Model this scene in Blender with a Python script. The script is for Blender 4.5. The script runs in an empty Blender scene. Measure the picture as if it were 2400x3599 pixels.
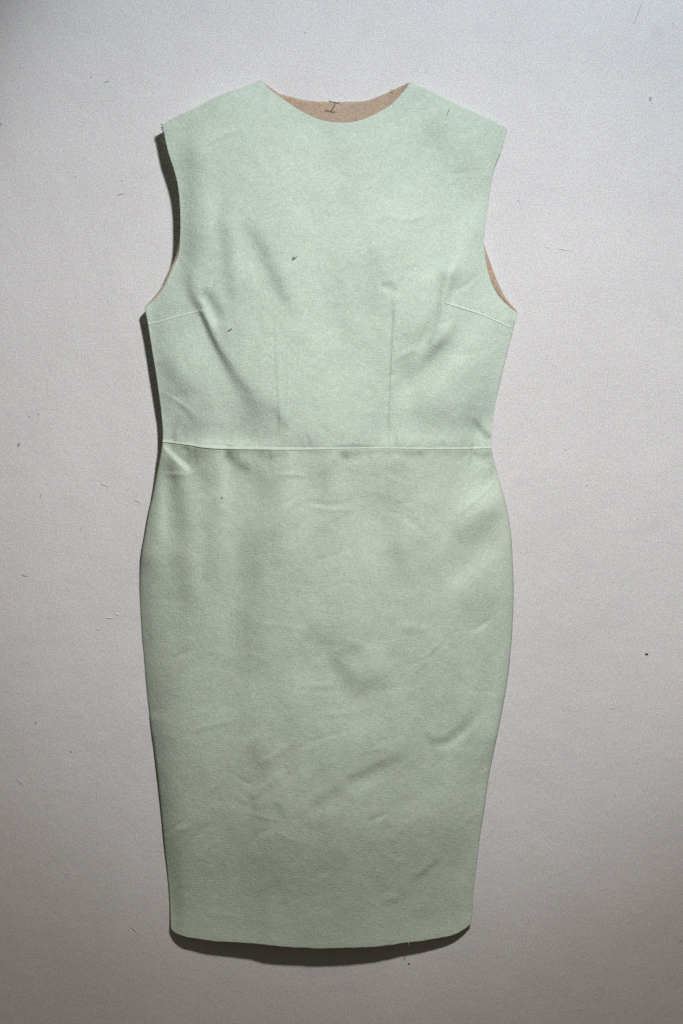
import bpy, math, random
import numpy as np
from mathutils import Vector

random.seed(7)
rng = np.random.default_rng(11)
scene = bpy.context.scene
col = scene.collection

# ------------------------------------------------------------------ frame
# wall face is the plane y = 0, x to the right, z up, the camera looks along +y.
D = 2.5                      # camera to wall, metres
S = 1.152 / 3599.0           # metres of wall per photo pixel
CX, CY = 1200.0, 1799.5


def W(px, py, h):
    """photo pixel + height off the wall -> point in the room"""
    k = S * (D - h) / D
    return ((px - CX) * k, -h, (CY - py) * k)


# ------------------------------------------------------------------ camera
cam_d = bpy.data.cameras.new('camera')
cam = bpy.data.objects.new('camera', cam_d)
col.objects.link(cam)
cam.location = (0, -D, 0)
cam.rotation_euler = (math.radians(90), 0, 0)
cam_d.sensor_fit = 'VERTICAL'
cam_d.sensor_height = 24
cam_d.lens = 24 * D / 1.152
cam_d.clip_end = 50
scene.camera = cam
scene.cycles.use_denoising = False      # keep the fine weave and plaster grain

# ------------------------------------------------------------------ light
world = bpy.data.worlds.new('World')
scene.world = world
world.use_nodes = True
wb = world.node_tree.nodes['Background']
wb.inputs['Color'].default_value = (1.0, 0.83, 0.66, 1)
wb.inputs['Strength'].default_value = 0.058

LX, LY, LZ = 0.36, 1.05, 1.20      # lamp: right, up, out from the wall


def spot(name, power, colour, target, cone, blend, soft=0.045):
    d = bpy.data.lights.new(name, 'SPOT')
    d.energy = power
    d.color = colour
    d.spot_size = math.radians(cone)
    d.spot_blend = blend
    d.shadow_soft_size = soft
    o = bpy.data.objects.new(name, d)
    col.objects.link(o)
    o.location = (LX, -LZ, LY)
    v = Vector(target) - Vector(o.location)
    o.rotation_euler = v.to_track_quat('-Z', 'Y').to_euler()
    return o


spot('cool_ceiling_spotlight', 63.3, (0.862, 0.909, 1.0), (0.132, 0, 0.364), 50.6, 0.459, 0.07)
spot('warm_fill_spot', 59.4, (1.0, 0.861, 0.790), (-0.327, 0, -1.104), 85.6, 0.937, 0.07)  # added fill at the lamp's position, warms and lifts the lower part

vs = scene.view_settings
vs.view_transform = 'Standard'
vs.look = 'None'
vs.exposure = 0.0
vs.gamma = 1.0
vs.use_curve_mapping = False


# ------------------------------------------------------------------ helpers
def new_obj(name, verts, faces, mats, parent=None, smooth=True, mat_idx=None):
    me = bpy.data.meshes.new(name)
    verts = np.asarray(verts, dtype=np.float32)
    if isinstance(faces, np.ndarray) and faces.ndim == 2:
        k = faces.shape[1]
        me.vertices.add(len(verts))
        me.vertices.foreach_set('co', verts.ravel())
        me.loops.add(faces.size)
        me.loops.foreach_set('vertex_index', faces.astype(np.int32).ravel())
        me.polygons.add(len(faces))
        me.polygons.foreach_set('loop_start', np.arange(0, faces.size, k, dtype=np.int32))
        me.polygons.foreach_set('loop_total', np.full(len(faces), k, dtype=np.int32))
        me.update(calc_edges=True)
    else:
        me.from_pydata([tuple(v) for v in verts], [], faces)
        me.update()
    for m in mats:
        me.materials.append(m)
    if mat_idx is not None:
        me.polygons.foreach_set('material_index', np.asarray(mat_idx, dtype=np.int32))
    me.polygons.foreach_set('use_smooth', [smooth] * len(me.polygons))
    me.update()
    o = bpy.data.objects.new(name, me)
    col.objects.link(o)
    if parent is not None:
        o.parent = parent
        o.matrix_parent_inverse.identity()
        o.location = Vector((0, 0, 0)) - parent.location
    return o


def tag(o, label=None, cat=None, group=None, kind=None):
    if label: o['label'] = label
    if cat: o['category'] = cat
    if group: o['group'] = group
    if kind: o['kind'] = kind
    return o


def empty(name, loc):
    o = bpy.data.objects.new(name, None)
    o.empty_display_size = 0.02
    o.location = loc
    col.objects.link(o)
    return o


def dense(pts, n=400):
    """smooth (Catmull-Rom) resampling of an image polyline"""
    p = np.asarray(pts, float)
    p = np.vstack([2 * p[0] - p[1], p, 2 * p[-1] - p[-2]])
    out = []
    m = max(4, n // (len(pts) - 1))
    for i in range(1, len(p) - 2):
        t = np.linspace(0, 1, m, endpoint=False)[:, None]
        a, b, c, d = p[i - 1], p[i], p[i + 1], p[i + 2]
        out.append(0.5 * (2 * b + (c - a) * t + (2 * a - 5 * b + 4 * c - d) * t ** 2 + (3 * b - a - 3 * c + d) * t ** 3))
    out.append(p[-2][None])
    return np.vstack(out)


def vnoise(x, y, seed):
    """smooth value noise"""
    r = np.random.default_rng(seed)
    tab = r.uniform(-1, 1, (256, 256))
    xi, yi = np.floor(x).astype(int), np.floor(y).astype(int)
    fx, fy = x - xi, y - yi
    fx = fx * fx * fx * (fx * (fx * 6 - 15) + 10)
    fy = fy * fy * fy * (fy * (fy * 6 - 15) + 10)
    g = lambda a, b: tab[a % 256, b % 256]
    return (g(xi, yi) * (1 - fx) * (1 - fy) + g(xi + 1, yi) * fx * (1 - fy)
            + g(xi, yi + 1) * (1 - fx) * fy + g(xi + 1, yi + 1) * fx * fy)


def polydist(path, X, Y):
    """signed distance (positive towards the viewer's right when walking down) and fraction along"""
    p = np.asarray(path, float)
    seg = np.hypot(*(p[1:] - p[:-1]).T)
    cum = np.concatenate([[0], np.cumsum(seg)])
    best = np.full(X.shape, 1e9)
    sd = np.zeros(X.shape)
    fr = np.zeros(X.shape)
    for i in range(len(p) - 1):
        dx, dy = p[i + 1] - p[i]
        L2 = dx * dx + dy * dy
        t = np.clip(((X - p[i, 0]) * dx + (Y - p[i, 1]) * dy) / L2, 0, 1)
        qx, qy = X - p[i, 0] - t * dx, Y - p[i, 1] - t * dy
        d = np.hypot(qx, qy)
        m = d < best
        best = np.where(m, d, best)
        s = -np.sign(dx * (Y - p[i, 1]) - dy * (X - p[i, 0]))
        sd = np.where(m, d * s, sd)
        fr = np.where(m, (cum[i] + t * seg[i]) / cum[-1], fr)
    return sd, best, fr


# ------------------------------------------------------------------ materials
def mat_base(name):
    m = bpy.data.materials.new(name)
    m.use_nodes = True
    nt = m.node_tree
    b = nt.nodes['Principled BSDF']
    return m, nt, b


def mth(nt, op, a, b=None):
    n = nt.nodes.new('ShaderNodeMath')
    n.operation = op
    for i, v in enumerate((a, b)):
        if v is None: continue
        if isinstance(v, (int, float)): n.inputs[i].default_value = v
        else: nt.links.new(v, n.inputs[i])
    return n.outputs[0]


def noise(nt, vec, scale, detail=2.0, rough=0.5):
    n = nt.nodes.new('ShaderNodeTexNoise')
    n.inputs['Scale'].default_value = scale
    n.inputs['Detail'].default_value = detail
    n.inputs['Roughness'].default_value = rough
    nt.links.new(vec, n.inputs['Vector'])
    return n


def grain_colour(nt, vec, base, fine=0.16, hue=0.10, blotch=0.06):
    """base colour times fine speckle, faint coloured flecks and slow blotches"""
    geo = vec
    n1 = noise(nt, geo, 800, 1.0)
    n2 = noise(nt, geo, 260, 3.0, 0.65)
    n3 = noise(nt, geo, 9, 4.0, 0.55)
    v = mth(nt, 'MULTIPLY_ADD', n1.outputs['Fac'], fine)
    v.node.inputs[2].default_value = 1 - fine / 2
    w = mth(nt, 'MULTIPLY_ADD', n3.outputs['Fac'], blotch)
    w.node.inputs[2].default_value = 1 - blotch / 2
    vw = mth(nt, 'MULTIPLY', v, w)
    mix = nt.nodes.new('ShaderNodeMix')
    mix.data_type = 'RGBA'
    mix.blend_type = 'SOFT_LIGHT'
    mix.inputs['Factor'].default_value = hue
    mix.inputs['A'].default_value = (*base, 1)
    nt.links.new(n2.outputs['Color'], mix.inputs['B'])
    mul = nt.nodes.new('ShaderNodeMix')
    mul.data_type = 'RGBA'
    mul.blend_type = 'MULTIPLY'
    mul.inputs['Factor'].default_value = 1
    nt.links.new(mix.outputs['Result'], mul.inputs['A'])
    nt.links.new(vw, mul.inputs['B'])
    return mul.outputs['Result'], n1, n2, n3


def pos(nt):
    return nt.nodes.new('ShaderNodeNewGeometry').outputs['Position']


def bump(nt, height, strength, dist, prev=None):
    b = nt.nodes.new('ShaderNodeBump')
    b.inputs['Strength'].default_value = strength
    b.inputs['Distance'].default_value = dist
    nt.links.new(height, b.inputs['Height'])
    if prev is not None:
        nt.links.new(prev, b.inputs['Normal'])
    return b.outputs['Normal']


def fabric(name, base, fine=0.6, hue=0.2, blotch=0.03, sheen=0.05):
    m, nt, b = mat_base(name)
    p = pos(nt)
    c, n1, n2, n3 = grain_colour(nt, p, base, fine, hue, blotch)
    b.inputs['Roughness'].default_value = 0.92
    b.inputs['Specular IOR Level'].default_value = 0.15
    b.inputs['Sheen Weight'].default_value = sheen
    b.inputs['Sheen Roughness'].default_value = 0.6
    # slubs of the plain weave: long in one thread direction, then the other
    mp = nt.nodes.new('ShaderNodeMapping')
    mp.inputs['Scale'].default_value = (210, 600, 1000)
    nt.links.new(p, mp.inputs['Vector'])
    s1 = noise(nt, mp.outputs[0], 1.0, 1.0)
    mp2 = nt.nodes.new('ShaderNodeMapping')
    mp2.inputs['Scale'].default_value = (1000, 600, 210)
    nt.links.new(p, mp2.inputs['Vector'])
    s2 = noise(nt, mp2.outputs[0], 1.0, 1.0)
    h = mth(nt, 'ADD', s1.outputs['Fac'], s2.outputs['Fac'])
    # yarns take the dye unevenly
    yv = mth(nt, 'MULTIPLY_ADD', h, 0.28)
    yv.node.inputs[2].default_value = 1 - 0.28
    ym = nt.nodes.new('ShaderNodeMix')
    ym.data_type = 'RGBA'
    ym.blend_type = 'MULTIPLY'
    ym.inputs['Factor'].default_value = 1
    nt.links.new(c, ym.inputs['A'])
    nt.links.new(yv, ym.inputs['B'])
    nt.links.new(ym.outputs['Result'], b.inputs['Base Color'])
    nrm = bump(nt, h, 0.6, 0.0006)
    nrm = bump(nt, noise(nt, p, 60, 3.0, 0.55).outputs['Fac'], 0.35, 0.0012, nrm)
    nt.links.new(nrm, b.inputs['Normal'])
    return m


def plain(name, base, rough=0.6, metallic=0.0):
    m, nt, b = mat_base(name)
    n = noise(nt, pos(nt), 900, 2.0)
    mix = nt.nodes.new('ShaderNodeMix')
    mix.data_type = 'RGBA'
    mix.inputs['A'].default_value = (*[c * 0.8 for c in base], 1)
    mix.inputs['B'].default_value = (*[min(1, c * 1.2) for c in base], 1)
    nt.links.new(n.outputs['Fac'], mix.inputs['Factor'])
    nt.links.new(mix.outputs['Result'], b.inputs['Base Color'])
    b.inputs['Roughness'].default_value = rough
    b.inputs['Metallic'].default_value = metallic
    return m


M_wall, nt, bs = mat_base('painted_plaster')
p = pos(nt)
c, n1, n2, n3 = grain_colour(nt, p, (0.683, 0.694, 0.681), 1.15, 0.6, 0.16)
# faint grey scuffs and thin places in the paint
sc = noise(nt, p, 16, 5.0, 0.62)
rmp = nt.nodes.new('ShaderNodeValToRGB')
rmp.color_ramp.elements[0].position = 0.62
rmp.color_ramp.elements[1].position = 0.80
rmp.color_ramp.elements[0].color = (0, 0, 0, 1)
rmp.color_ramp.elements[1].color = (0.45, 0.45, 0.45, 1)
nt.links.new(sc.outputs['Fac'], rmp.inputs['Fac'])
mixs = nt.nodes.new('ShaderNodeMix')
mixs.data_type = 'RGBA'
nt.links.new(rmp.outputs['Color'], mixs.inputs['Factor'])
nt.links.new(c, mixs.inputs['A'])
mixs.inputs['B'].default_value = (0.52, 0.52, 0.56, 1)
nt.links.new(mixs.outputs['Result'], bs.inputs['Base Color'])
bs.inputs['Roughness'].default_value = 0.8
bs.inputs['Specular IOR Level'].default_value = 0.2
nrm = bump(nt, n2.outputs['Fac'], 0.25, 0.0004)
nrm = bump(nt, noise(nt, p, 34, 5.0, 0.6).outputs['Fac'], 0.5, 0.0022, nrm)
nt.links.new(nrm, bs.inputs['Normal'])

M_mint = fabric('mint_cloth', (0.534, 0.648, 0.546))
M_mint_warm = fabric('warm_lit_mint_cloth', (0.524, 0.629, 0.519))  # skirt: same mint cloth, the warmer, dimmer light put into its colour
M_tan = fabric('tan_lining', (0.46, 0.365, 0.268), 0.95, 0.6, 0.15, 0.03)
M_seam_lit = fabric('lit_mint_seam_cloth', (0.61, 0.72, 0.61), 0.1, 0.08, 0.03)  # mint cloth made paler: highlight of the raised lips put into the colour
M_steel = plain('dark_steel', (0.09, 0.085, 0.08), 0.5, 0.6)
M_thread = plain('mint_thread', (0.50, 0.55, 0.46), 0.9)
M_grey_thread = plain('grey_thread', (0.10, 0.10, 0.09), 0.9)
M_speck = plain('black_speck', (0.015, 0.013, 0.012), 0.8)
M_grey = plain('grey_smudge', (0.40, 0.40, 0.41), 0.9)
M_green = plain('green_lint', (0.13, 0.24, 0.18), 0.9)
M_paint = plain('paint_lump', (0.70, 0.685, 0.67), 0.8)

# ------------------------------------------------------------------ wall
n = 60
gx = np.linspace(-1.6, 1.6, n)
gz = np.linspace(-1.6, 1.6, n)
GX, GZ = np.meshgrid(gx, gz)
v_front = np.stack([GX, np.zeros_like(GX), GZ], -1).reshape(-1, 3)
v_back = v_front + (0, 0.12, 0)
N = n * n
idx = np.arange(N).reshape(n, n)
q = np.stack([idx[:-1, :-1], idx[:-1, 1:], idx[1:, 1:], idx[1:, :-1]], -1).reshape(-1, 4)
fs = [q, q[:, ::-1] + N]
for e in (idx[0], idx[-1][::-1], idx[:, 0][::-1], idx[:, -1]):
    fs.append(np.stack([e[:-1], e[:-1] + N, e[1:] + N, e[1:]], -1))
wall = new_obj('wall', np.vstack([v_front, v_back]), np.vstack(fs), [M_wall])
tag(wall, kind='structure')

# ------------------------------------------------------------------ dress outlines (photo pixels)
SHL, NKL, NKR, SHR = (571, 437), (920, 283), (1441, 288), (1781, 453)
bod_left = dense([SHL, (577, 473), (591, 536), (608, 589), (622, 640), (630, 700), (633, 760), (632, 838), (625, 896), (605, 944), (579, 1002), (547, 1046), (509, 1083)], 300)
bod_left = np.vstack([bod_left, dense([(509, 1083), (513, 1105), (521, 1148), (530, 1206), (540, 1269), (550, 1330), (564, 1431), (571, 1500), (572, 1549)], 300)[1:]])
bod_right = dense([SHR, (1779, 468), (1761, 531), (1737, 594), (1722, 676), (1709, 760), (1701, 847), (1708, 920), (1725, 988), (1749, 1036), (1780, 1070), (1817, 1100)], 300)
bod_right = np.vstack([bod_right, dense([(1817, 1100), (1808, 1140), (1795, 1187), (1776, 1264), (1763, 1320), (1746, 1393), (1734, 1465), (1727, 1538), (1727, 1571)], 300)[1:]])
waist = dense([(572, 1549), (664, 1560), (731, 1570), (848, 1574), (1013, 1577), (1160, 1576), (1281, 1574), (1368, 1574), (1475, 1576), (1572, 1576), (1650, 1575), (1727, 1571)], 600)
neck = dense([NKL, (948, 315), (992, 347), (1041, 381), (1082, 404), (1122, 420), (1177, 430), (1233, 430), (1283, 417), (1334, 393), (1374, 368), (1403, 340), (1424, 315), NKR], 500)
top = np.vstack([dense([SHL, (625, 407), (698, 373), (780, 332), (868, 301), NKL], 200), neck[1:], dense([NKR, (1519, 322), (1596, 361), (1693, 407), (1756, 437), SHR], 200)[1:]])
sk_left = dense([(572, 1549), (567, 1582), (554, 1650), (537, 1740), (522, 1805), (509, 1880), (498, 1943), (492, 2016), (490, 2098), (496, 2219), (505, 2316), (516, 2437), (528, 2534), (544, 2640), (561, 2785), (577, 2955), (589, 3076), (597, 3173), (600, 3262)], 500)
sk_right = dense([(1727, 1571), (1737, 1620), (1760, 1708), (1780, 1780), (1796, 1880), (1803, 2001), (1805, 2098), (1800, 2219), (1790, 2340), (1776, 2437), (1755, 2549), (1736, 2640), (1717, 2737), (1703, 2844), (1688, 2931), (1675, 3042), (1665, 3125), (1659, 3217), (1654, 3248)], 500)
hem = dense([(600, 3262), (612, 3277), (644, 3290), (731, 3306), (800, 3311), (862, 3315), (950, 3323), (1042, 3331), (1120, 3334), (1220, 3333), (1310, 3328), (1364, 3323), (1436, 3313), (1548, 3297), (1596, 3285), (1632, 3266), (1654, 3248)], 600)


# ------------------------------------------------------------------ folds, creases and tucks of the front
# Each entry is a shade read off the cloth, held as a lean: lighter towards (+), darker away from (-) the
# lamp.  The relief of the whole front is then shaped as ONE height field that gives that shading.
GX0, GX1, GY0, GY1, GS = 380, 1920, 300, 3460, 3.0
RX, RY = np.meshgrid(np.arange(GX0, GX1, GS), np.arange(GY0, GY1, GS))
LEAN = np.zeros(RX.shape)


def conv(frame, pts):
    if frame == 'A': return [(480 + x * .8801, 700 + y * .8803) for x, y in pts], .88
    if frame == 'B': return [(440 + x * .9056, 1540 + y * .9057) for x, y in pts], .9056
    if frame == 'C': return [(440 + x * .9056, 2400 + y * .906) for x, y in pts], .9056
    return pts, 1.0


def fold(frame, pts, w, s, a=0.2, b=0.25):
    """a long fold: lean s (may vary along it) in a soft band of half width w"""
    global LEAN
    pts, k = conv(frame, pts)
    path = dense(pts, 40)
    wm = float(np.max(w)) * k
    x0, y0 = path.min(0) - 3.6 * wm
    x1, y1 = path.max(0) + 3.6 * wm
    m = (RX > x0) & (RX < x1) & (RY > y0) & (RY < y1)
    if not m.any(): return
    sd, d, fr = polydist(path, RX[m], RY[m])
    ss = np.interp(fr, np.linspace(0, 1, len(s)), s) if np.ndim(s) else s
    ww = (np.interp(fr, np.linspace(0, 1, len(w)), w) if np.ndim(w) else w) * k
    f = np.clip(fr / a, 0, 1) * np.clip((1 - fr) / b, 0, 1) if True else 1
    LEAN[m] += ss * np.exp(-0.5 * (d / ww) ** 2) * (f * f * (3 - 2 * f))


def dent(frame, p_, rx, ry, s, rot=0.0):
    """a soft round lean"""
    global LEAN
    (q_,), k = conv(frame, [p_])
    dx, dy = RX - q_[0], RY - q_[1]
    c_, s_ = math.cos(rot), math.sin(rot)
    u, v = (dx * c_ + dy * s_) / (rx * k), (-dx * s_ + dy * c_) / (ry * k)
    LEAN += s * np.exp(-0.5 * (u * u + v * v))


# bodice, left half
fold('A', [(235, -260), (215, -100), (208, 60), (204, 180), (205, 290), (218, 370)], 34, -.22)
fold('A', [(203, 270), (213, 360), (236, 412), (262, 442)], [24, 14, 11], [-.2, -.34, -.5], .3, .05)
fold('A', [(250, 440), (275, 492), (300, 550), (340, 625), (380, 692), (430, 762), (480, 830), (545, 895)],
     [7, 8, 10, 15, 22, 30, 36], [-.8, -.78, -.62, -.46, -.34, -.24, -.12], .03, .3)
fold('A', [(243, 375), (272, 418), (296, 468), (330, 530)], 12, .22)
fold('A', [(252, 352), (290, 385), (320, 430), (350, 490)], 14, -.28)
fold('A', [(345, 60), (360, 200), (372, 330), (392, 450)], 22, -.18)
dent('A', (425, 230), 42, 100, .11, -.3)
fold('A', [(375, 95), (440, 108), (490, 180), (530, 260), (570, 350), (610, 430), (655, 500)], [18, 20, 20, 20, 18, 16], [-.10, -.18, -.22, -.22, -.16, -.08])
fold('A', [(300, -60), (300, 80), (310, 210)], 22, .08)
fold('A', [(95, 630), (150, 720), (225, 800)], 28, -.2)
fold('A', [(105, 870), (125, 790), (140, 740)], 20, -.12)
fold('A', [(165, 815), (205, 862), (245, 910)], 5, -.14)
dent('A', (460, 860), 120, 45, -.17, .3)
fold('A', [(120, 925), (300, 900), (560, 920)], 26, -.1)
fold('A', [(535, 820), (572, 878), (605, 925)], 12, -.15)
fold('A', [(110, 952), (300, 972), (600, 980)], 12, .13, .05)
dent('A', (300, 700), 60, 110, .10, -.5)
dent('A', (150, 580), 50, 60, .05)
dent('A', (90, 540), 25, 130, -.12)
# bodice, middle and right half
dent('A', (760, 740), 130, 170, .12)
dent('A', (1010, 60), 130, 80, .07)
dent('A', (720, 420), 60, 170, .05)
fold('A', [(965, 160), (945, 330), (930, 500)], 30, -.15)
fold('A', [(800, 180), (800, 330), (840, 520), (880, 650)], 30, -.07)
fold('A', [(975, 340), (1018, 340), (1042, 372)], 9, -.26)
fold('A', [(960, 345), (985, 362), (1010, 372)], 8, .14)
fold('A', [(1055, 345), (1040, 372), (1036, 400)], 9, .14)
fold('A', [(1026, 400), (1022, 560), (1012, 720), (1004, 940)], 4, -.22, .03, .1)
fold('', [(964, 1120), (972, 1300), (980, 1440), (983, 1550)], 4, -.09, .1, .1)
fold('', [(972, 1120), (980, 1300), (988, 1440), (991, 1550)], 5, .05, .1, .1)
fold('A', [(1120, 325), (1180, 297), (1225, 274), (1300, 266)], 8, .2)
dent('A', (1270, 322), 30, 36, -.2, .5)
fold('A', [(1248, 280), (1226, 350), (1213, 410), (1190, 475), (1160, 545), (1110, 610)], [16, 15, 12, 15, 20, 30], [-.3, -.42, -.62, -.5, -.28, -.14], .1)
fold('A', [(1256, 512), (1215, 580), (1160, 640), (1100, 690), (1040, 740)], [13, 18, 26, 34, 36], [-.26, -.44, -.38, -.28, -.14])
dent('A', (1110, 560), 60, 70, -.08)
dent('A', (1340, 560), 90, 80, .1)
fold('A', [(1320, 590), (1220, 700), (1130, 800)], 38, .17)
fold('A', [(1508, 470), (1475, 640), (1443, 770), (1420, 920)], 22, -.28, .05)
dent('A', (1230, 868), 110, 36, -.16)
fold('A', [(1335, 862), (1375, 915), (1416, 955)], [8, 9, 10], [-.3, -.42, -.5], .3, .05)
dent('A', (1390, 850), 28, 40, -.12)
fold('A', [(1365, 960), (1330, 930), (1290, 925)], 16, .12)
fold('A', [(960, 958), (1100, 950), (1330, 962)], 14, .10)
fold('A', [(790, 990), (860, 983), (960, 989)], 4.5, -.22)
fold('A', [(1130, -330), (1250, -200), (1350, -60), (1390, 60)], 50, -.14)
dent('A', (1010, -150), 120, 130, .06)
dent('A', (640, -120), 90, 200, .05)
fold('', [(1230, 450), (1245, 600), (1235, 800)], 60, -.05)
fold('', [(700, 480), (760, 560), (800, 700)], 50, -.06)
# skirt, below the waist seam
fold('B', [(148, 28), (190, 70), (238, 114), (275, 146)], [5, 6, 9], [.6, .8, .7, .3], .02, .4)
fold('B', [(160, 70), (188, 150), (205, 235), (216, 330), (232, 480)], [14, 20, 27, 30], [-.34, -.3, -.22, -.1], .1)
fold('B', [(132, 110), (148, 280), (138, 430)], 20, .13)
fold('B', [(366, 38), (384, 90), (390, 170), (380, 260)], 18, .13, .1)
fold('B', [(385, 48), (430, 92), (500, 132)], 15, -.32, .15)
fold('B', [(250, 35), (300, 125), (335, 220)], 24, -.16)
dent('B', (285, 60), 50, 26, -.12)
fold('B', [(490, 60), (560, 70), (640, 52)], 9, -0.17)
fold('B', [(815, 62), (875, 68), (935, 58)], 9, -0.18)
fold('B', [(940, 90), (1000, 122), (1110, 100)], 20, -.12)
fold('B', [(1075, 52), (1110, 66), (1150, 58)], 9, -0.15)
fold('B', [(1230, 58), (1290, 62), (1330, 56)], 9, -0.09)
fold('B', [(1340, 55), (1380, 66), (1425, 58)], 12, -.32, .2, .05)
fold('B', [(160, 48), (300, 60), (470, 66)], 12, -.08)
dent('B', (530, 190), 28, 60, -.15)
dent('B', (990, 215), 70, 45, -.12)
dent('B', (780, 150), 20, 50, -.09)
dent('B', (660, 190), 45, 80, .07)
dent('B', (840, 180), 60, 36, .09)
dent('B', (900, 85), 40, 20, .09)
fold('B', [(995, 284), (1060, 304), (1115, 332)], 6, .12)
dent('B', (1395, 218), 70, 38, .26, -.5)
fold('B', [(1450, 262), (1370, 345), (1260, 415)], 34, -.2)
dent('B', (1432, 110), 18, 30, -.13)
fold('B', [(1450, 405), (1340, 515), (1220, 600)], 32, .18)
fold('B', [(1470, 590), (1390, 650), (1290, 660)], 34, -.1)
fold('B', [(205, 420), (230, 560), (265, 720)], 30, -.14)
fold('B', [(520, 260), (498, 450), (490, 620), (482, 850), (505, 1010)], 48, -.16)
fold('B', [(75, 430), (70, 650), (88, 900), (112, 1080)], 40, -.22, .1, .05)
dent('B', (850, 470), 130, 150, .09)
fold('B', [(1030, 400), (1075, 500), (1105, 600)], 34, -.08)
dent('B', (860, 805), 55, 26, -.15, .3)
fold('B', [(790, 815), (850, 915), (915, 962), (1050, 925)], 26, -.2)
fold('B', [(920, 795), (990, 855), (1070, 890)], 26, .1)
fold('B', [(835, 772), (920, 798), (965, 832)], 5, .12)
fold('B', [(690, 750), (760, 775), (830, 790)], 26, -.1)
dent('B', (720, 900), 55, 60, .08)
fold('B', [(1180, 760), (1120, 745), (1060, 760)], 14, -.12)
fold('B', [(1060, 700), (1150, 735), (1230, 730)], 14, .08)
dent('B', (300, 500), 60, 140, .04)
# lower skirt
dent('C', (950, 165), 95, 55, .11, .2)
fold('C', [(1160, 178), (1192, 222), (1240, 224), (1290, 190), (1350, 110)], [9, 11, 14, 18, 22], [-.22, -.3, -.24, -.16], .1)
fold('C', [(1185, 246), (1255, 238), (1320, 196), (1400, 110)], 13, .18)
fold('C', [(840, 388), (930, 347), (1020, 302), (1110, 286)], 12, -.2)
fold('C', [(850, 425), (950, 392), (1010, 350)], 18, .11)
fold('C', [(715, 482), (790, 436), (850, 392)], 12, -.13)
fold('C', [(730, 505), (780, 500), (830, 470)], 14, .07)
dent('C', (495, 450), 13, 10, -.26)
fold('C', [(470, 230), (528, 318), (520, 400)], 24, -.13)
fold('C', [(575, 455), (600, 490), (630, 530)], 9, -.15)
fold('C', [(555, 330), (610, 365), (640, 410)], 16, .08)
fold('C', [(690, 540), (730, 560), (790, 550)], 10, -.1)
fold('C', [(330, 480), (400, 470), (450, 500)], 12, .06)
fold('C', [(108, 120), (138, 400), (163, 700), (182, 920)], 42, -.2, .05, .05)
dent('C', (560, 740), 100, 110, -.08)
fold('C', [(1230, 676), (1170, 725), (1110, 778)], 8, -.22)
fold('C', [(1100, 800), (1040, 850), (990, 870)], 12, -.08)
dent('C', (1260, 620), 70, 60, -.07)
fold('C', [(1430, 200), (1395, 480), (1365, 740), (1342, 910)], 26, -.2, .05, .05)
fold('C', [(230, 962), (500, 992), (800, 1012), (1080, 990), (1310, 938)], 10, .13, .05, .05)
fold('C', [(1110, 905), (1220, 890), (1330, 850)], 18, -.13)
fold('C', [(430, 940), (560, 935), (680, 950)], 14, -.07)
fold('C', [(740, 890), (790, 885), (830, 900)], 12, .07)
dent('C', (880, 560), 90, 90, .05)
# little puckers the stitching pulls up on both sides of the waist seam
r2 = np.random.default_rng(5)
for i_ in range(64):
    x_ = r2.uniform(590, 1715)
    y_ = float(np.interp(x_, waist[:, 0], waist[:, 1]))
    up_ = -1 if i_ % 4 == 0 else 1
    L_ = r2.uniform(18, 60)
    k_ = r2.normal(0, 10)
    fold('', [(x_, y_ + up_ * 7), (x_ + k_ * .4, y_ + up_ * (7 + L_ * .5)), (x_ + k_, y_ + up_ * (7 + L_))], r2.uniform(4.5, 8), float(np.clip(r2.normal(-.05, .11), -.2, .2)), .05, .5)
fold('', [(585, 1560), (700, 1580), (860, 1587), (1020, 1588)], 6, -.2, .05, .2)
fold('', [(1020, 1588), (1200, 1586), (1480, 1586), (1720, 1582)], 6, -.12, .1, .05)
# fine sharp creases from folding and wear
for i_ in range(150):
    if i_ < 110:
        x_, y_ = r2.uniform(540, 1740), r2.uniform(1640, 3280)
    else:
        x_, y_ = r2.uniform(620, 1700), r2.uniform(420, 1520)
    a_ = r2.choice([r2.normal(-.6, .3), r2.normal(.55, .4), r2.normal(0, .25)])
    L_ = r2.uniform(60, 260)
    dx_, dy_ = math.cos(a_) * L_ / 2, math.sin(a_) * L_ / 2
    k_ = r2.normal(0, .15)
    s_ = r2.normal(0, .085)
    pth = [(x_ - dx_, y_ - dy_), (x_ - dy_ * k_, y_ + dx_ * k_), (x_ + dx_, y_ + dy_)]
    w_ = r2.uniform(4, 7)
    fold('', pth, w_, s_, .4, .4)
    fold('', [(q0 + 4, q1 + 11) for q0, q1 in pth], w_ * 1.3, -s_ * .8, .4, .4)
# slack, irregular cloth between them
for i_, (sx, sy, am) in enumerate([(150, 190, .015), (62, 80, .028), (26, 22, .03)]):
    c_, s_ = math.cos(.5), math.sin(.5)
    U, V = (RX * c_ + RY * s_) / sx, (-RX * s_ + RY * c_) / sy
    LEAN += am * vnoise(U + 11 * i_, V + 3 * i_, 40 + i_)
    LEAN += am * 0.8 * vnoise((RX * c_ - RY * s_) / sx + 5, (RX * s_ + RY * c_) / sy, 60 + i_)


fold('B', [(600, 60), (590, 250), (570, 480)], 25, -.08)
fold('B', [(680, 50), (670, 260), (645, 520)], 30, .09)
fold('B', [(760, 100), (772, 300), (760, 520)], 25, -.08)
fold('B', [(1000, 150), (1040, 350), (1080, 560)], 30, -.09)
fold('B', [(420, 150), (410, 350), (395, 560)], 30, .07)
fold('B', [(320, 200), (325, 420), (335, 640)], 26, -.08)
dent('B', (150, 720), 110, 420, -.13)
dent('B', (420, 620), 150, 300, -.05)
dent('C', (170, 480), 110, 420, -.12)
dent('C', (420, 500), 150, 350, -.05)
dent('B', (750, 110), 500, 60, -.06)


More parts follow.
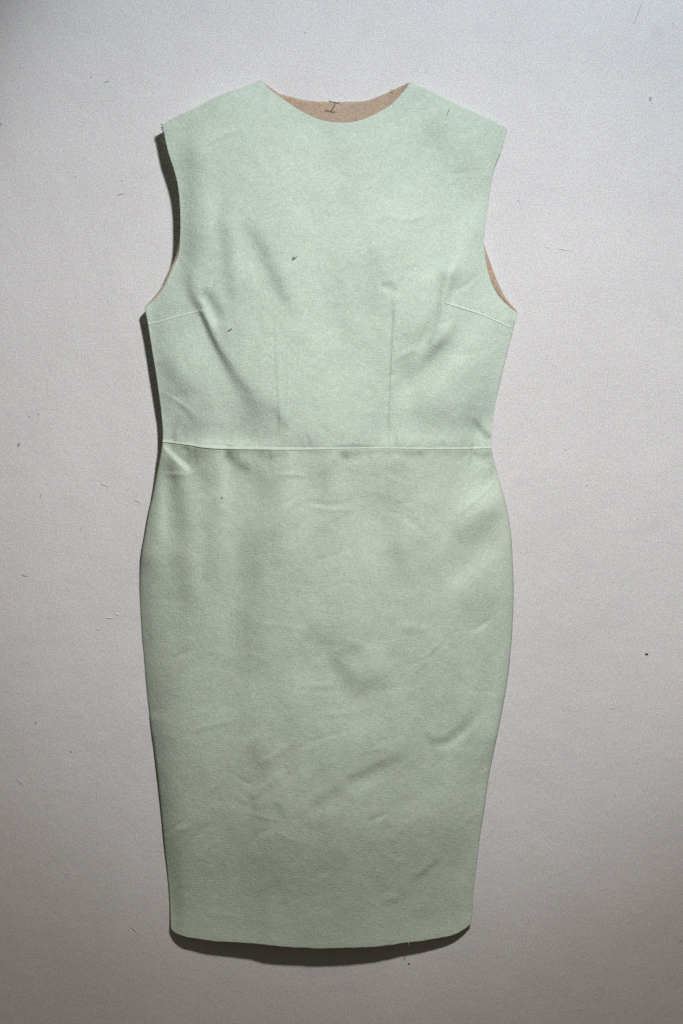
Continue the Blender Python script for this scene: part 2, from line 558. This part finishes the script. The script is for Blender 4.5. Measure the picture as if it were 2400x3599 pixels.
def solve_relief(S_want, iters=3, lam=0.06):
    ny, nx = S_want.shape
    P = 140
    fx = np.fft.fftfreq(nx + 2 * P)[None, :] * 2 * np.pi
    fy = np.fft.fftfreq(ny + 2 * P)[:, None] * 2 * np.pi
    lx0, ly0 = .34, -.85                       # towards the lamp, y counted downwards
    kl_ = fx * lx0 + fy * ly0
    den = kl_ ** 2 + lam * (fx ** 2 + fy ** 2) + 1.2e-4
    tx, ty = (LX - (RX - CX) * S) / LZ, (LY - (CY - RY) * S) / LZ
    Sx = S_want.copy()
    z = 0
    for it in range(iters):
        pad = np.pad(Sx, P)
        Z = np.fft.fft2(pad)
        z = np.real(np.fft.ifft2(Z * (1j * kl_) / den))[P:-P, P:-P]      # -(grad z . l) = S
        gy, gx = np.gradient(z)
        got = (1 - gx * tx + gy * ty) / np.sqrt(1 + gx ** 2 + gy ** 2) - 1
        Sx = Sx + 0.5 * (S_want - got)
    return z * GS * S * 1000                   # millimetres


RELIEF = solve_relief(np.clip(LEAN * 1.25, -1.1, .5))


def relief(X, Y):
    x = np.clip((X - GX0) / GS, 0, RX.shape[1] - 1.001)
    y = np.clip((Y - GY0) / GS, 0, RX.shape[0] - 1.001)
    i, j = x.astype(int), y.astype(int)
    a, b = x - i, y - j
    R = RELIEF
    return (R[j, i] * (1 - a) * (1 - b) + R[j, i + 1] * a * (1 - b) + R[j + 1, i] * (1 - a) * b + R[j + 1, i + 1] * a * b)


def wander(c, amp, seed):
    r = np.random.default_rng(seed)
    seg = np.concatenate([[0], np.cumsum(np.hypot(*np.diff(c, axis=0).T))])
    k = lambda wl: np.interp(seg, np.arange(0, seg[-1] + wl, wl), r.uniform(-1, 1, int(seg[-1] / wl) + 2)[:len(np.arange(0, seg[-1] + wl, wl))])
    d = amp * (0.6 * k(70) + 0.4 * k(22) + 0.25 * k(8)) * np.minimum(1, np.minimum(seg, seg[-1] - seg) / 40)
    t = np.gradient(c, axis=0)
    t /= np.maximum(np.linalg.norm(t, axis=1, keepdims=True), 1e-9)
    return c + np.stack([-t[:, 1], t[:, 0]], -1) * d[:, None]


hem = wander(hem, 2.0, 1)
top = wander(top, 1.2, 2)


def interp_edge(curve, y):
    o = np.argsort(curve[:, 1])
    return np.interp(y, curve[o, 1], curve[o, 0])


all_left = np.vstack([bod_left, sk_left[1:]])
all_right = np.vstack([bod_right, sk_right[1:]])
ZL = np.array([(430, 21), (600, 23), (800, 24), (1000, 20), (1083, 18), (1320, 18), (1480, 16), (1549, 14), (1650, 8), (1756, 5), (2000, 3.5), (2300, 4.0), (2640, 6.5), (3000, 6), (3200, 5.0), (3340, 4.5)], float)
ZR = np.array([(430, 4), (600, 3.5), (800, 9), (1100, 13), (1320, 12), (1549, 11), (1700, 7), (2000, 5), (2640, 6), (3200, 5), (3340, 4.5)], float)
ZC = np.array([(430, 25), (700, 31), (1000, 36), (1250, 38), (1480, 38), (1576, 38), (1700, 37), (2000, 38), (2400, 39), (2800, 35), (3100, 28), (3340, 19)], float)
HEM = np.array([(598, 4), (612, 7), (644, 11.5), (731, 13.8), (862, 16), (905, 17), (950, 19.4), (1042, 18.9), (1220, 18.5), (1305, 16.8), (1451, 13.5), (1548, 11.3), (1596, 9.3), (1635, 7), (1656, 4)], float)


def smooth_table(pts, sig):
    """a table of values along one axis, rounded so that it has no kinks"""
    p_ = np.asarray(pts, float)
    x = np.arange(p_[0, 0] - 400, p_[-1, 0] + 400)
    y = np.interp(x, p_[:, 0], p_[:, 1])
    k = np.exp(-0.5 * (np.arange(-4 * sig, 4 * sig + 1) / sig) ** 2)
    return x, np.convolve(np.pad(y, 4 * sig, mode='edge'), k / k.sum(), 'valid')


def tab(t, v):
    return np.interp(v, t[0], t[1])


_y = np.arange(430.0, 3345.0, 10)
EL = smooth_table(np.stack([_y, interp_edge(all_left, _y)], -1), 70)
ER = smooth_table(np.stack([_y, interp_edge(all_right, _y)], -1), 70)
ZL, ZR, ZC, HEM = smooth_table(ZL, 35), smooth_table(ZR, 60), smooth_table(ZC, 110), smooth_table(HEM, 9)
UC = smooth_table([(430, .5), (1000, .54), (1576, .56), (2000, .62), (2800, .62), (3340, .55)], 120)
NE = smooth_table([(430, 2.4), (1000, 2.3), (1576, 2.3), (2000, 1.9), (2800, 1.9), (3340, 2.4)], 120)
RE = smooth_table([(1550, 3), (1750, 7), (3340, 5)], 60)
ZS = smooth_table([(572, 14), (640, 20), (750, 28), (900, 34), (1200, 38), (1450, 34), (1600, 24), (1680, 16), (1727, 11)], 45)


def front_height(X, Y, which):
    """millimetres off the wall of the outer face of the front"""
    if which == 'bodice':                     # softened side lines, so that the armhole corner leaves no ridge
        xl, xr = np.minimum(tab(EL, Y), X), np.maximum(tab(ER, Y), X)
    else:
        xl, xr = interp_edge(all_left, Y), interp_edge(all_right, Y)
    wd = np.maximum(xr - xl, 10)
    u = np.clip((X - xl) / wd, 0, 1)
    zl, zr, zc = tab(ZL, Y), tab(ZR, Y), tab(ZC, Y)
    edge = zl * (1 - u) + zr * u
    # the front stands out most a little right of its middle and slopes away to the left side
    uc = tab(UC, Y)
    n_ = tab(NE, Y)
    shape = 1 - np.abs(np.where(u < uc, (uc - u) / uc, (u - uc) / (1 - uc))) ** n_
    z = edge + (zc - 0.5 * (zl + zr)) * shape
    if which == 'skirt':
        d = np.minimum(X - xl, xr - X)
        rr = tab(RE, Y)
        t = np.clip(d / 46.0, 0, 1)
        z += rr * np.sqrt(np.clip(1 - (1 - t) ** 2, 0, 1)) - rr * 0.9 * shape
        hz = tab(HEM, X)
        k = np.clip((Y - 2850) / 460, 0, 1)
        k = k * k * (3 - 2 * k)
        z = z * (1 - k) + hz * k
    z += 0.5 * vnoise(X / 170.0, Y / 230.0, 3) + 0.05 * vnoise(X / 30.0, Y / 30.0 + 5, 6)
    # the cloth is held in along the waist seam
    s = np.interp(X, waist[:, 0], waist[:, 1])
    zs = tab(ZS, X)
    q_ = np.exp(-(np.abs(Y - s) / 60.0) ** 1.3)
    z = z * (1 - q_) + zs * q_
    z -= 0.35 * np.exp(-(np.abs(Y - s) / 7.0) ** 1.2)      # the stitched line sits a little lower
    # the cut edges keep their own height: the relief dies out towards them
    dh = np.interp(X, hem[:, 0], hem[:, 1]) - Y
    ds = np.clip(np.minimum(X - xl, xr - X), 0, None)
    f = (1 - np.exp(-np.clip(dh, 0, None) / 90.0)) * (0.6 + 0.4 * (1 - np.exp(-np.clip(ds, 0, None) / 25.0)))
    return z + relief(X, Y) * f


def coons(Bc, Tc, Lc, Rc, ulist, vlist, Lkey, Rkey):
    """patch whose rows run from the top curve to the bottom curve"""
    def at(curve, key, t):
        return np.stack([np.interp(t, key, curve[:, 0]), np.interp(t, key, curve[:, 1])], -1)

    def xkey(c):
        return (c[:, 0] - c[0, 0]) / (c[-1, 0] - c[0, 0])
    T, Bt = at(Tc, xkey(Tc), ulist), at(Bc, xkey(Bc), ulist)
    L, R = at(Lc, Lkey, vlist), at(Rc, Rkey, vlist)
    u, v = ulist[None, :, None], vlist[:, None, None]
    P = (1 - v) * T[None] + v * Bt[None] + (1 - u) * L[:, None] + u * R[:, None]
    P -= (1 - u) * (1 - v) * T[0] + u * (1 - v) * T[-1] + (1 - u) * v * Bt[0] + u * v * Bt[-1]
    return P[..., 0], P[..., 1]


def ykey(c):
    return (c[:, 1] - c[0, 1]) / (c[-1, 1] - c[0, 1])


def snap(lst, vals):
    for t in vals:
        lst[np.argmin(np.abs(lst - t))] = t
    return np.sort(lst)


def shell(name, X, Y, H, thick, m_out, m_in, parent, flip=False):
    """closed cloth panel: outer face, inner face `thick` mm behind and the cut edge between"""
    nv, nu = X.shape
    h = H / 1000.0
    k = S * (D - h) / D
    P = np.stack([(X - CX) * k, -h, (CY - Y) * k], -1)
    gu, gv = np.gradient(P, axis=1), np.gradient(P, axis=0)
    nr = np.cross(gu, gv)
    nr /= np.maximum(np.linalg.norm(nr, axis=-1, keepdims=True), 1e-9)
    nr = np.where(nr[..., 1:2] > 0, -nr, nr)          # towards the viewer
    Q = P - nr * thick / 1000.0
    Q[..., 1] = np.minimum(Q[..., 1], -0.0006)
    N = nv * nu
    i = np.arange(N).reshape(nv, nu)
    f1 = np.stack([i[:-1, :-1], i[1:, :-1], i[1:, 1:], i[:-1, 1:]], -1).reshape(-1, 4)
    f2 = f1[:, ::-1] + N
    rim = []
    for e in (i[0][::-1], i[-1], i[:, 0], i[:, -1][::-1]):
        rim.append(np.stack([e[:-1], e[:-1] + N, e[1:] + N, e[1:]], -1))
    rim = np.vstack(rim)
    F = np.vstack([f1, f2, rim])
    mi = np.concatenate([np.zeros(len(f1)), np.ones(len(f2)), np.zeros(len(rim))])
    o = new_obj(name, np.vstack([P.reshape(-1, 3), Q.reshape(-1, 3)]), F, [m_out, m_in], parent, True, mi)
    return o


dress = empty('dress', (0, -0.003, W(1200, 3333, 0)[2]))
tag(dress, 'pale mint green sleeveless sheath dress with tan lining pinned flat to the white wall', 'dress')

# bodice front
ul = snap(np.linspace(0, 1, 390), [(NKL[0] - SHL[0]) / (SHR[0] - SHL[0]), (NKR[0] - SHL[0]) / (SHR[0] - SHL[0])])
kl, kr = ykey(bod_left), ykey(bod_right)
vl = snap(np.linspace(0, 1, 370), [(1083 - 437) / (1549 - 437), (1100 - 453) / (1571 - 453)])
BX, BY = coons(waist, top, bod_left, bod_right, ul, vl, kl, kr)
BH = front_height(BX, BY, 'bodice')
shell('front_bodice', BX, BY, BH, 0.9, M_mint, M_tan, dress)

# skirt front
ul2, vl2 = np.linspace(0, 1, 400), np.linspace(0, 1, 540)
KX, KY = coons(hem, waist, sk_left, sk_right, ul2, vl2, ykey(sk_left), ykey(sk_right))
KH = front_height(KX, KY, 'skirt')
shell('front_skirt', KX, KY, KH, 0.9, M_mint_warm, M_tan, dress)

# ------------------------------------------------------------------ back of the dress
bk_left = dense([SHL, (584, 473), (600, 536), (616, 600), (628, 700), (631, 760), (629, 838), (619, 896), (599, 943), (573, 1000), (541, 1044), (508, 1081)], 300)
bk_left = np.vstack([bk_left, bod_left[np.searchsorted(bod_left[:, 1], 1086):]])
bk_right = dense([SHR, (1768, 468), (1743, 531), (1720, 594), (1706, 676), (1695, 760), (1697, 840), (1717, 905), (1742, 973), (1766, 1027), (1795, 1070), (1819, 1096)], 300)
bk_right = np.vstack([bk_right, bod_right[np.searchsorted(bod_right[:, 1], 1103):]])
bk_neck = dense([NKL, (926, 290), (959, 314), (985, 330), (1026, 341), (1078, 353), (1129, 357), (1222, 358), (1270, 356), (1307, 348), (1351, 330), (1399, 308), NKR], 400)
bk_top = np.vstack([dense([SHL, (625, 409), (698, 375), (780, 334), (868, 303), NKL], 200), bk_neck[1:], dense([NKR, (1519, 324), (1596, 363), (1693, 409), (1756, 439), SHR], 200)[1:]])
ub = snap(np.linspace(0, 1, 150), [(NKL[0] - SHL[0]) / (SHR[0] - SHL[0]), (NKR[0] - SHL[0]) / (SHR[0] - SHL[0])])
vb = snap(np.linspace(0, 1, 120), [(1083 - 437) / (1549 - 437), (1100 - 453) / (1571 - 453)])
AX, AY = coons(waist, bk_top, bk_left, bk_right, ub, vb, ykey(bk_left), ykey(bk_right))


def back_height(X, Y, xl, xr):
    zl, zr = tab(ZL, Y), tab(ZR, Y)
    a = np.exp(-np.clip(X - xl, 0, None) / 90.0) * (zl - 1.2)
    b = np.exp(-np.clip(xr - X, 0, None) / 90.0) * (zr - 1.2)
    return 3.2 + np.maximum(a - 2.6, 0) + np.maximum(b - 2.6, 0) + 0.3 * vnoise(X / 120, Y / 120, 21)


def top_line(X):
    return np.interp(X, bk_top[:, 0], bk_top[:, 1])


xl_, xr_ = np.minimum(interp_edge(bk_left, AY), AX), np.maximum(interp_edge(bk_right, AY), AX)
AH = back_height(AX, AY, xl_, xr_)
# the back meets the front along the shoulder seams
sh = np.where(AX < 1180, np.exp(-np.clip(AX - NKL[0], 0, None) / 40.0), np.exp(-np.clip(NKR[0] - AX, 0, None) / 40.0))
near = np.exp(-np.clip(AY - top_line(AX), 0, None) / 60.0) * sh
tgt = np.interp(AX, [571, 920, 1441, 1781], [20, 20, 13, 4]) - 1.0
AH = AH * (1 - near) + tgt * near
AH = np.minimum(AH, np.maximum(front_height(AX, AY, 'bodice') - 1.8, 1.6))
shell('back_bodice', AX, AY, AH, 0.7, M_tan, M_mint, dress)

hem_b = hem.copy()
hem_b[:, 1] -= 22 * np.sin(np.pi * np.clip((hem[:, 0] - 600) / 1054, 0, 1)) ** 0.5
ub2, vb2 = np.linspace(0, 1, 110), np.linspace(0, 1, 150)
CXs, CYs = coons(hem_b, waist, sk_left, sk_right, ub2, vb2, ykey(sk_left), ykey(sk_right))
CH = back_height(CXs, CYs, interp_edge(sk_left, CYs), interp_edge(sk_right, CYs))
CH = np.minimum(CH, np.maximum(front_height(CXs, CYs, 'skirt') - 1.8, 1.6))
ins = np.minimum(CXs - interp_edge(sk_left, CYs), interp_edge(sk_right, CYs) - CXs)
mid = 0.5 * (sk_left[:, 0].mean() + sk_right[:, 0].mean())
CXs = mid + (CXs - mid) * 0.994
shell('back_skirt', CXs, CYs, CH, 0.7, M_tan, M_mint_warm, dress)


# ------------------------------------------------------------------ seams and darts (thin stitched tucks)
def tube(name, pts, rad, mat, parent=None, sides=7, tip=True):
    """round thread through world points; rad is a number or a list along it"""
    pts = [Vector(q_) for q_ in pts]
    n_ = len(pts)
    vs_, fs_ = [], []
    for i, q_ in enumerate(pts):
        t = (pts[min(i + 1, n_ - 1)] - pts[max(i - 1, 0)]).normalized()
        a_ = t.cross(Vector((0, 1, 0)))
        if a_.length < 1e-4: a_ = t.cross(Vector((1, 0, 0)))
        a_.normalize()
        b_ = t.cross(a_)
        r_ = float(np.interp(i / (n_ - 1), np.linspace(0, 1, len(rad)), rad)) if np.ndim(rad) else rad
        for j in range(sides):
            w_ = 2 * math.pi * j / sides
            vs_.append(q_ + (a_ * math.cos(w_) + b_ * math.sin(w_)) * r_)
    for i in range(n_ - 1):
        for j in range(sides):
            k_ = (j + 1) % sides
            fs_.append((i * sides + j, i * sides + k_, (i + 1) * sides + k_, (i + 1) * sides + j))
    fs_.append(tuple(range(sides)))
    fs_.append(tuple((n_ - 1) * sides + j for j in reversed(range(sides))))
    return new_obj(name, vs_, fs_, [mat], parent)


def on_front(path, which, lift, n_=60):
    c = dense(path, n_)
    h = front_height(c[:, 0], c[:, 1], which) + lift
    return [W(x, y, hh / 1000) for (x, y), hh in zip(c, h)]


def welt(name, path, which, wid, rise, n_=160):
    """a stitched tuck: a narrow lip that lifts off the cloth along its lower edge"""
    c = dense(path, n_)
    t = np.gradient(c, axis=0)
    t /= np.linalg.norm(t, axis=1, keepdims=True)
    nn = np.stack([-t[:, 1], t[:, 0]], -1)
    nn *= np.sign(nn[:, 1:2])                              # down the cloth
    fr = np.linspace(0, 1, len(c))
    wd = np.interp(fr, np.linspace(0, 1, len(wid)), wid)
    rs = np.interp(fr, np.linspace(0, 1, len(rise)), rise)
    base_h = front_height(c[:, 0], c[:, 1], which)
    vs_, fs_ = [], []
    prof = [(-.62, -.25), (-.5, .02), (-.15, .35), (.2, .78), (.42, 1.0), (.52, .85), (.55, -.3)]
    for i in range(len(c)):
        for a_, h_ in prof:
            q_ = c[i] + nn[i] * wd[i] * a_
            hh = base_h[i] if h_ < 0 else max(float(front_height(q_[:1], q_[1:], which)[0]), base_h[i] - .3)
            vs_.append(W(q_[0], q_[1], (hh + rs[i] * h_ + 0.03) / 1000))
    m_ = len(prof)
    for i in range(len(c) - 1):
        for j in range(m_):
            k_ = (j + 1) % m_
            fs_.append((i * m_ + j, i * m_ + k_, (i + 1) * m_ + k_, (i + 1) * m_ + j))
    fs_.append(tuple(range(m_)))
    fs_.append(tuple((len(c) - 1) * m_ + j for j in reversed(range(m_))))
    return new_obj(name, vs_, fs_, [M_seam_lit], dress)


welt('waist_seam', [tuple(q_) for q_ in waist[::30]] + [tuple(waist[-1])], 'skirt', [9, 11, 12, 9, 5, 5, 6, 7, 7], [.7, .8, .8, .5, .25, .3, .35, .45, .4])
welt('bust_dart', [(521, 1138), (560, 1130), (620, 1112), (702, 1092)], 'bodice', [7, 7, 7, 6], [.35, .35, .35, .3], 50)
welt('bust_dart', [(1563, 1062), (1620, 1079), (1700, 1106), (1796, 1150)], 'bodice', [7, 9, 8, 5], [.5, .65, .55, .3], 50)
tube('waist_dart', on_front([(1394, 1028), (1388, 1100), (1382, 1180), (1377, 1260), (1372, 1380), (1367, 1500), (1366, 1568)], 'bodice', -0.1), [0.0003, 0.0005, 0.0005, 0.0004, 0.0003], M_mint, dress)
tube('waist_dart', on_front([(964, 1140), (970, 1260), (978, 1400), (983, 1568)], 'bodice', -0.15), [0.0001, 0.0003, 0.0003, 0.0002], M_mint, dress)

# loose threads at the cut edges
hb = 0.0155
tube('loose_thread', [W(1434, 3308, hb + .0004), W(1434, 3316, hb), W(1436, 3321, hb - .0004), W(1438, 3325, hb - .001)], [0.0005, 0.0004, 0.0001], M_thread, dress)
for a_ in ([(572, 440), (567, 436), (565, 434)], [(571, 447), (569, 454), (564, 455)], [(575, 468), (571, 460), (566, 438)], [(573, 455), (566, 448), (568, 444)]):
    tube('loose_thread', [W(x, y, 0.0195) for x, y in a_], [0.0004, 0.0003, 0.0002], M_grey_thread, dress)
# frayed corner: short fibres along the top of the armhole edge
for i in range(9):
    t = i / 8
    x0, y0 = 573 + 10 * t + random.uniform(-1, 1), 446 + 60 * t
    tube('loose_thread', [W(x0 + 2, y0, 0.0205), W(x0 - random.uniform(2, 5), y0 - random.uniform(-4, 6), 0.0205)], [0.0003, 0.0001], M_thread, dress, 5)

# ------------------------------------------------------------------ steel pin at the back of the neck
hp = 0.0185
px_, py_ = 1176, 360
pin = empty('pin', W(1176, 371, 0.004))
tag(pin, 'small dark steel T-shaped pin holding the tan back neckline to the wall', 'pin')
tube('head', [W(1155, 354, hp), W(1160, 356, hp), W(1176, 360.5, hp), W(1188, 363, hp), W(1192, 362.5, hp)], 0.00055, M_steel, pin)
base = W(1176, 371, 0.004)
tube('shank', [W(1176, 360.5, hp), W(1176, 366, 0.010), base, (base[0], 0.01, base[2])], 0.00042, M_steel, pin)


# ------------------------------------------------------------------ small marks
def fleck(name, px, py, rx, ry, rot, h, mat, parent, hump=0.0006, seed=0, sides=11):
    """a lumpy low crumb lying on a surface `h` metres off the wall"""
    r_ = random.Random(seed + int(px * 7 + py))
    vs_, fs_ = [], []
    c_, s_ = math.cos(rot), math.sin(rot)
    rings = [(1.0, 0.0), (0.75, 0.7), (0.35, 1.0)]
    j_ = [r_.uniform(0.7, 1.2) for _ in range(sides)]
    for k_, hh in rings:
        for j in range(sides):
            w_ = 2 * math.pi * j / sides
            a_, b_ = rx * k_ * j_[j] * math.cos(w_), ry * k_ * j_[j] * math.sin(w_)
            vs_.append(W(px + a_ * c_ - b_ * s_, py + a_ * s_ + b_ * c_, h + hh * hump))
    for q_ in range(2):
        for j in range(sides):
            k_ = (j + 1) % sides
            fs_.append((q_ * sides + j, q_ * sides + k_, (q_ + 1) * sides + k_, (q_ + 1) * sides + j))
    fs_.append(tuple(2 * sides + j for j in range(sides)))
    fs_.append(tuple(reversed(range(sides))))
    return new_obj(name, vs_, fs_, [mat], parent)


# specks stuck in the paint
for x, y, r_ in [(2273, 2300, 5.6), (1437, 3388, 4.0), (285, 373, 2.0), (33, 694, 2.2), (524, 1557, 2.4), (249, 2643, 2.8), (124, 2541, 2.6),
                 (106, 2561, 1.7), (428, 636, 2.4), (97, 617, 2.0), (265, 622, 2.0), (971, 267, 2.2), (1016, 285, 1.2), (1324, 277, 1.3), (398, 1902, 1.4),
                 (2338, 1828, 1.6), (1933, 660, 1.2), (1956, 134, 1.3), (2363, 84, 1.6), (2166, 629, 1.8), (1782, 1559, 1.5), (1789, 1290, 1.8), (483, 1735, 1.6), (378, 1060, 1.8),
                 (273, 781, 1.6), (472, 660, 1.6), (224, 77, 2.2), (31, 144, 2.2), (2117, 1124, 1.4), (2066, 151, 1.3), (532, 40, 1.2), (32, 1928, 1.6), (2392, 3306, 2.4)]:
    r_ = r_ if r_ > 2.5 else r_ * 0.8
    fleck('speck', x, y, r_, r_ * random.uniform(0.7, 1.0), random.uniform(0, 3), 0.0, M_speck if r_ > 1.9 else M_grey_thread, wall, 0.0004)
# hairs and scratches caught in the paint
for pts in ([(281, 1867), (286, 1860), (289, 1855), (291, 1851)], [(314, 276), (319, 271), (324, 267)], [(367, 292), (376, 287), (384, 285)],
            [(2259, 2), (2243, 45), (2237, 60), (2229, 82)], [(1820, 703), (1823, 707), (1824, 709)], [(141, 1750), (142, 1740), (147, 1735)],
            [(1070, 111), (1072, 114), (1074, 117)], [(412, 686), (425, 683), (440, 679)], [(135, 1452), (136, 1458), (135, 1461)], [(76, 2022), (86, 2024), (98, 2025)]):
    tube('hair', [W(x, y, 0.0004) for x, y in dense(pts, 12)], [0.0001, 0.00022, 0.00016, 0.0001], M_grey_thread, wall, 5)
# little ridges and lumps of paint
for pts in ([(352, 1694), (360, 1702), (371, 1706), (381, 1712)], [(368, 2170), (390, 2173), (400, 2168)], [(403, 2156), (412, 2160), (420, 2166)],
            [(337, 2209), (346, 2212), (356, 2211)], [(100, 1455), (104, 1463), (112, 1465)], [(1950, 873), (1985, 878), (2018, 883)],
            [(60, 2740), (75, 2752), (84, 2765)], [(1915, 868), (1935, 872)], [(470, 1755), (485, 1762), (500, 1770)], [(455, 3255), (475, 3270), (490, 3290)]):
    tube('paint_ridge', [W(x, y, 0.0001) for x, y in dense(pts, 12)], [0.0002, 0.0007, 0.0005, 0.0001], M_paint, wall, 6)
rc = random.Random(3)
for i in range(70):
    x, y = rc.uniform(20, 2380), rc.uniform(20, 3580)
    if 470 < x < 1830 and 270 < y < 3420: continue
    fleck('paint_chip', x, y, rc.uniform(2, 6), rc.uniform(1.5, 3.5), rc.uniform(0, 3), 0.0, M_paint, wall, rc.uniform(0.0003, 0.0008))
fleck('smudge', 2285, 348, 5, 9, 0.3, 0.0, M_grey, wall, 0.0003)
fleck('smudge', 66, 1562, 5, 9, 0.4, 0.0, M_grey, wall, 0.0003)
fleck('smudge', 2, 437, 4, 8, 0.4, 0.0, M_grey, wall, 0.0003)


def front_at(px, py, which):
    return float(front_height(np.array([float(px)]), np.array([float(py)]), which)[0]) / 1000


h = front_at(1031, 910, 'bodice')
f = empty('lint_fleck', W(1031, 910, h)); tag(f, 'dark green scrap of lint on the upper left chest of the dress', 'lint')
fleck('crumb', 1032, 909, 8, 5, -0.5, h, M_green, f)
tube('tail', [W(1018, 916, h + .0002), W(1026, 915, h + .0004), W(1036, 908, h + .0006), W(1044, 901, h + .0003)], [0.0002, 0.0004, 0.0002], M_green, f, 5)
h = front_at(808, 1158, 'bodice')
f = tube('fibre_loop', [W(800, 1164, h + .0004), W(806, 1160, h + .0005), W(812, 1154, h + .0006), W(815, 1157, h + .0006), W(808, 1162, h + .0005), W(802, 1163, h + .0004)], 0.00028, M_grey_thread, None, 5)
tag(f, 'tiny dark looped fibre stuck on the dress below the left bust fold', 'fibre')
h = front_at(1572, 393, 'bodice')
f = tube('hair', [W(1570, 406, h + .0004), W(1573, 396, h + .0005), W(1579, 385, h + .0004)], 0.00026, M_grey_thread, None, 5)
tag(f, 'short dark hair lying on the right shoulder of the dress', 'hair')
h = front_at(779, 1750, 'skirt')
f = fleck('crumb', 779, 1750, 3, 3, 0, h, M_speck, None, 0.0006)
tag(f, 'black crumb on the left hip of the skirt below the waist seam', 'crumb')
h = front_at(1695, 2700, 'skirt')
f = fleck('crumb', 1694, 2700, 1.8, 1.8, 0, h, M_speck, None, 0.0005)
tag(f, 'minute black crumb near the right edge of the lower skirt', 'crumb')
tag(fleck('lint_speck', 1374, 316, 2.6, 2.2, 0, 0.0085, M_speck, None, 0.0006), 'round black lint speck at the right rim of the tan back neckline', 'lint', 'lint specks on the neckline rim')
tag(fleck('lint_speck', 1381, 319, 2.6, 1.5, -0.2, 0.0085, M_speck, None, 0.0006), 'flat sliver of black lint just right of the round speck on the neckline rim', 'lint', 'lint specks on the neckline rim')
